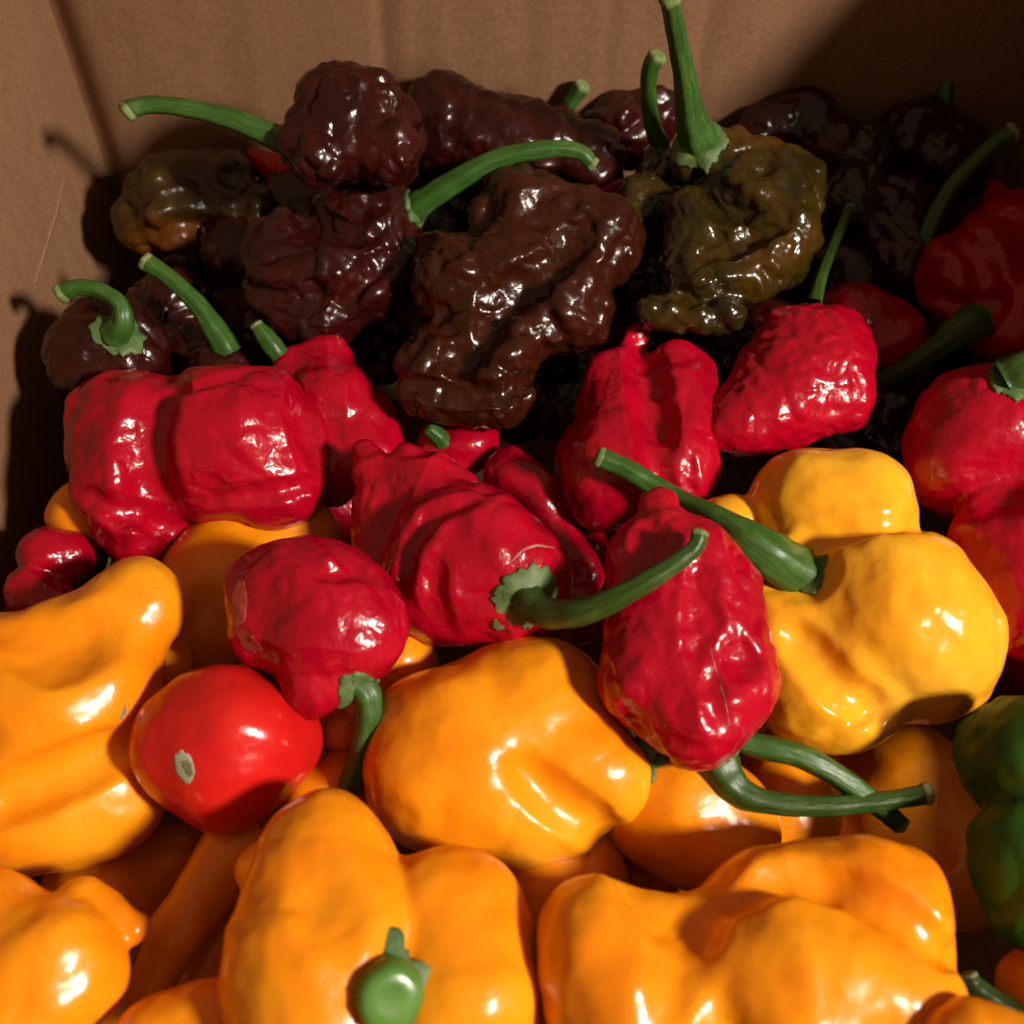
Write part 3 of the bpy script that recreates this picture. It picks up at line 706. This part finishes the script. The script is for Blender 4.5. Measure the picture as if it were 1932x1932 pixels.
for (u_, v_, r_, lf_, tx) in [(800, 420, 90, -0.016, 'dim brown pepper in the gap under the arching stem'), (700, 640, 80, -0.02, 'dim brown pepper under the arching-stem pepper, above the twisted red one'),
        (520, 640, 80, -0.016, 'dim brown pepper beside the twisted red pepper and its pale stub'), (1080, 740, 110, -0.02, 'dark pepper in the gap between glossy brown and cleft red peppers'),
        (1250, 560, 90, -0.02, 'dark pepper under the curled foot of the olive pepper'), (560, 380, 80, -0.012, 'dark pepper filling the gap under the topmost brown one'),
        (1600, 520, 90, -0.016, 'dark pepper in shadow right of the curled olive pepper'), (1560, 860, 100, -0.03, 'dark pepper in the gap above the yellow pepper'),
        (460, 470, 80, -0.012, 'dark pepper below the blushed olive one'), (1170, 440, 80, -0.016, 'dark pepper between glossy brown and narrow olive peppers'), (920, 380, 90, -0.01, 'brown pepper tucked behind the glossy brown one')]:
    pepper('chocolate', tx, u_, v_, lf_, [(u_ - r_ * 0.2, v_, 0, r_ * 0.85), (u_ + r_ * 0.35, v_ + r_ * 0.3, 0, r_ * 0.75)], k=40, res=46, amp=0.45)
# ---- green
pepper('green', 'dark green pepper folded in two lobes at the right edge', 1900, 1540, 0.010, [
    (1932, 1436, 0, 124), 14, (1948, 1605, 20, 114), 40, (1960, 1690, 10, 105)], k=50,)
pepper('orange', 'shaded orange pepper in the bottom right whose stem shows beside the green one', 1960, 1850, -0.004, [(1985, 1880, 0, 90)], res=44,
    stem=[(1950, 1935, 60, 24), (1905, 1905, 60, 23), (1862, 1880, 55, 24), (1836, 1858, 50, 22), (1828, 1838, 46, 17)], stemmat='stem_dark')
# ---- orange peppers deeper in the pile
pepper('orange', 'orange pepper lower down, right of centre, with a flat green stem', 1310, 1540, -0.010, [
    (1300, 1530, 0, 140), (1250, 1510, 0, 110), (1370, 1580, 0, 100)], k=50,
    stem=[(1215, 1420, 60, 34), (1250, 1380, 84, 28), (1330, 1370, 96, 26), (1420, 1404, 112, 26), (1520, 1430, 118, 26), (1610, 1484, 108, 24), (1670, 1530, 92, 22), (1700, 1556, 80, 20)], calyx=(66, 5, 0.4))
pepper('orange', 'shaded orange pepper behind the crossing green stems', 1490, 1530, -0.022, [(1480, 1530, 0, 110), (1500, 1450, 0, 90)], res=50)
pepper('orange', 'large shaded orange pepper between crossing stems and the green one', 1720, 1570, -0.042, [(1700, 1500, 0, 140), (1760, 1620, 0, 140)], res=56)
pepper('orange', 'shaded orange pepper between the two front orange ones', 1060, 1710, -0.018, [(1040, 1690, 0, 120), (1100, 1640, 0, 90), (1010, 1830, 0, 90)], res=56)
pepper('orange', 'tapering orange pepper standing in the dark gap at lower left', 350, 1720, -0.010, [(440, 1610, 0, 70, 340, 1760, 0, 46), (335, 1770, 0, 46, 270, 1890, -10, 52)], k=40, res=66)
pepper('orange', 'dark orange pepper deep between the tapering one and the two-lobed one', 420, 1790, -0.026, [(430, 1760, 0, 80), (400, 1860, 0, 80)], res=46)
pepper('orange', 'shadowed orange pepper behind the tapering one at lower left', 240, 1690, -0.026, [(200, 1700, 0, 130), (330, 1620, 0, 70)], res=56)
pepper('orange', 'orange pepper at the bottom edge left of the two-lobed one', 380, 1950, 0.004, [(400, 1950, 0, 95), (300, 1980, 0, 90)], k=40, res=60)
pepper('orange', 'orange pepper behind the plump red one, beside the big centre orange', 740, 1260, -0.004, [(735, 1245, 0, 88), (690, 1330, -10, 72)], k=40, res=66)
pepper('orange', 'small glossy orange pepper under the hanging red stem', 630, 1370, -0.004, [(640, 1375, 0, 52)], res=50)
pepper('orange', 'dim orange pepper between scarlet pepper and centre orange', 600, 1490, -0.012, [(600, 1520, 0, 84), (660, 1470, 0, 60)], res=50)
pepper('orange', 'dim orange pepper under the big folded red one', 470, 1080, -0.014, [(440, 1100, 0, 140), (560, 1010, 0, 84), (380, 1200, 0, 90)], k=60, res=66)
pepper('orange', 'orange sliver left of the big folded red pepper', 150, 970, -0.004, [(160, 970, 0, 62)], res=44)
pepper('orange', 'pale orange pepper lobe behind the big left orange one', 320, 1200, -0.006, [(305, 1180, 0, 62, 300, 1260, 0, 60)], res=50)

# ---- layer underneath, seen only through the gaps
def generic(mat, seed):
    rs = np.random.default_rng(seed)
    pr = [('u', 50, np.array([0., 0, 0]), 85.0, np.array([60., 10, 0]), 75.0)]
    for i in range(3):
        a = rs.uniform(0, 6.28)
        pr.append(('u', 26, np.array([rs.uniform(-40, 70), 45 * math.cos(a), 45 * math.sin(a)]), rs.uniform(55, 75), None, 0))
    V, F, N = surface(pr, 40)
    V = V + N * (10 * perlin(V / 90.0 + seed * 3.3))[:, None]
    return make_mesh(KIND[mat], V * 0.000125, F, M[mat])
base = {m_: [generic(m_, s_) for s_ in (1, 2)] for m_ in ('orange', 'red', 'chocolate')}
rs = np.random.default_rng(3)
UNDER = [   # material, place, what sets it apart
    ('orange', (-0.084, 0.053, -0.047), 'orange pepper low in the gap right of the bottom left one'),
    ('orange', (-0.050, 0.091, -0.044), 'orange pepper low in the gap beneath the scarlet pepper'),
    ('orange', (0.028, 0.084, -0.036), 'orange pepper low in the gap between the centre orange and the widest one'),
    ('orange', (0.056, 0.094, -0.044), 'orange pepper low in the gap under the crossing green stems'),
    ('red', (0.138, 0.142, -0.046), 'dim red pepper low at the right edge above the green one'),
    ('red', (-0.100, 0.180, -0.034), 'dim red pepper low between the big folded red and the left orange'),
    ('red', (-0.049, 0.185, -0.034), 'dim red pepper low under the twisted red pepper'),
    ('red', (0.042, 0.180, -0.036), 'dim red pepper low under the cleft red one'),
    ('chocolate', (0.007, 0.218, -0.024), 'dim brown pepper low under the foot of the glossy brown one'),
    ('chocolate', (0.045, 0.228, -0.026), 'dim brown pepper low behind the cleft red one'),
    ('chocolate', (0.136, 0.224, -0.029), 'dim brown pepper low by the right panel under the horned red'),
    ('chocolate', (-0.094, 0.262, -0.015), 'dim brown pepper low under the blushed olive one in the left corner'),
    ('chocolate', (0.039, 0.262, -0.018), 'dim brown pepper low under the narrow olive one'),
    ('chocolate', (0.083, 0.258, -0.018), 'dim brown pepper low behind the foot of the curled olive one'),
    ('chocolate', (0.124, 0.262, -0.018), 'dim brown pepper low in the right corner under the longest thin stem'),
]
for m_, loc_, tx in UNDER:
    o = link(KIND[m_], base[m_][int(rs.integers(2))], loc=loc_)
    o.rotation_euler = tuple(rs.uniform(0, 6.28, 3))
    tag(o, tx, 'pepper', GROUP[m_])
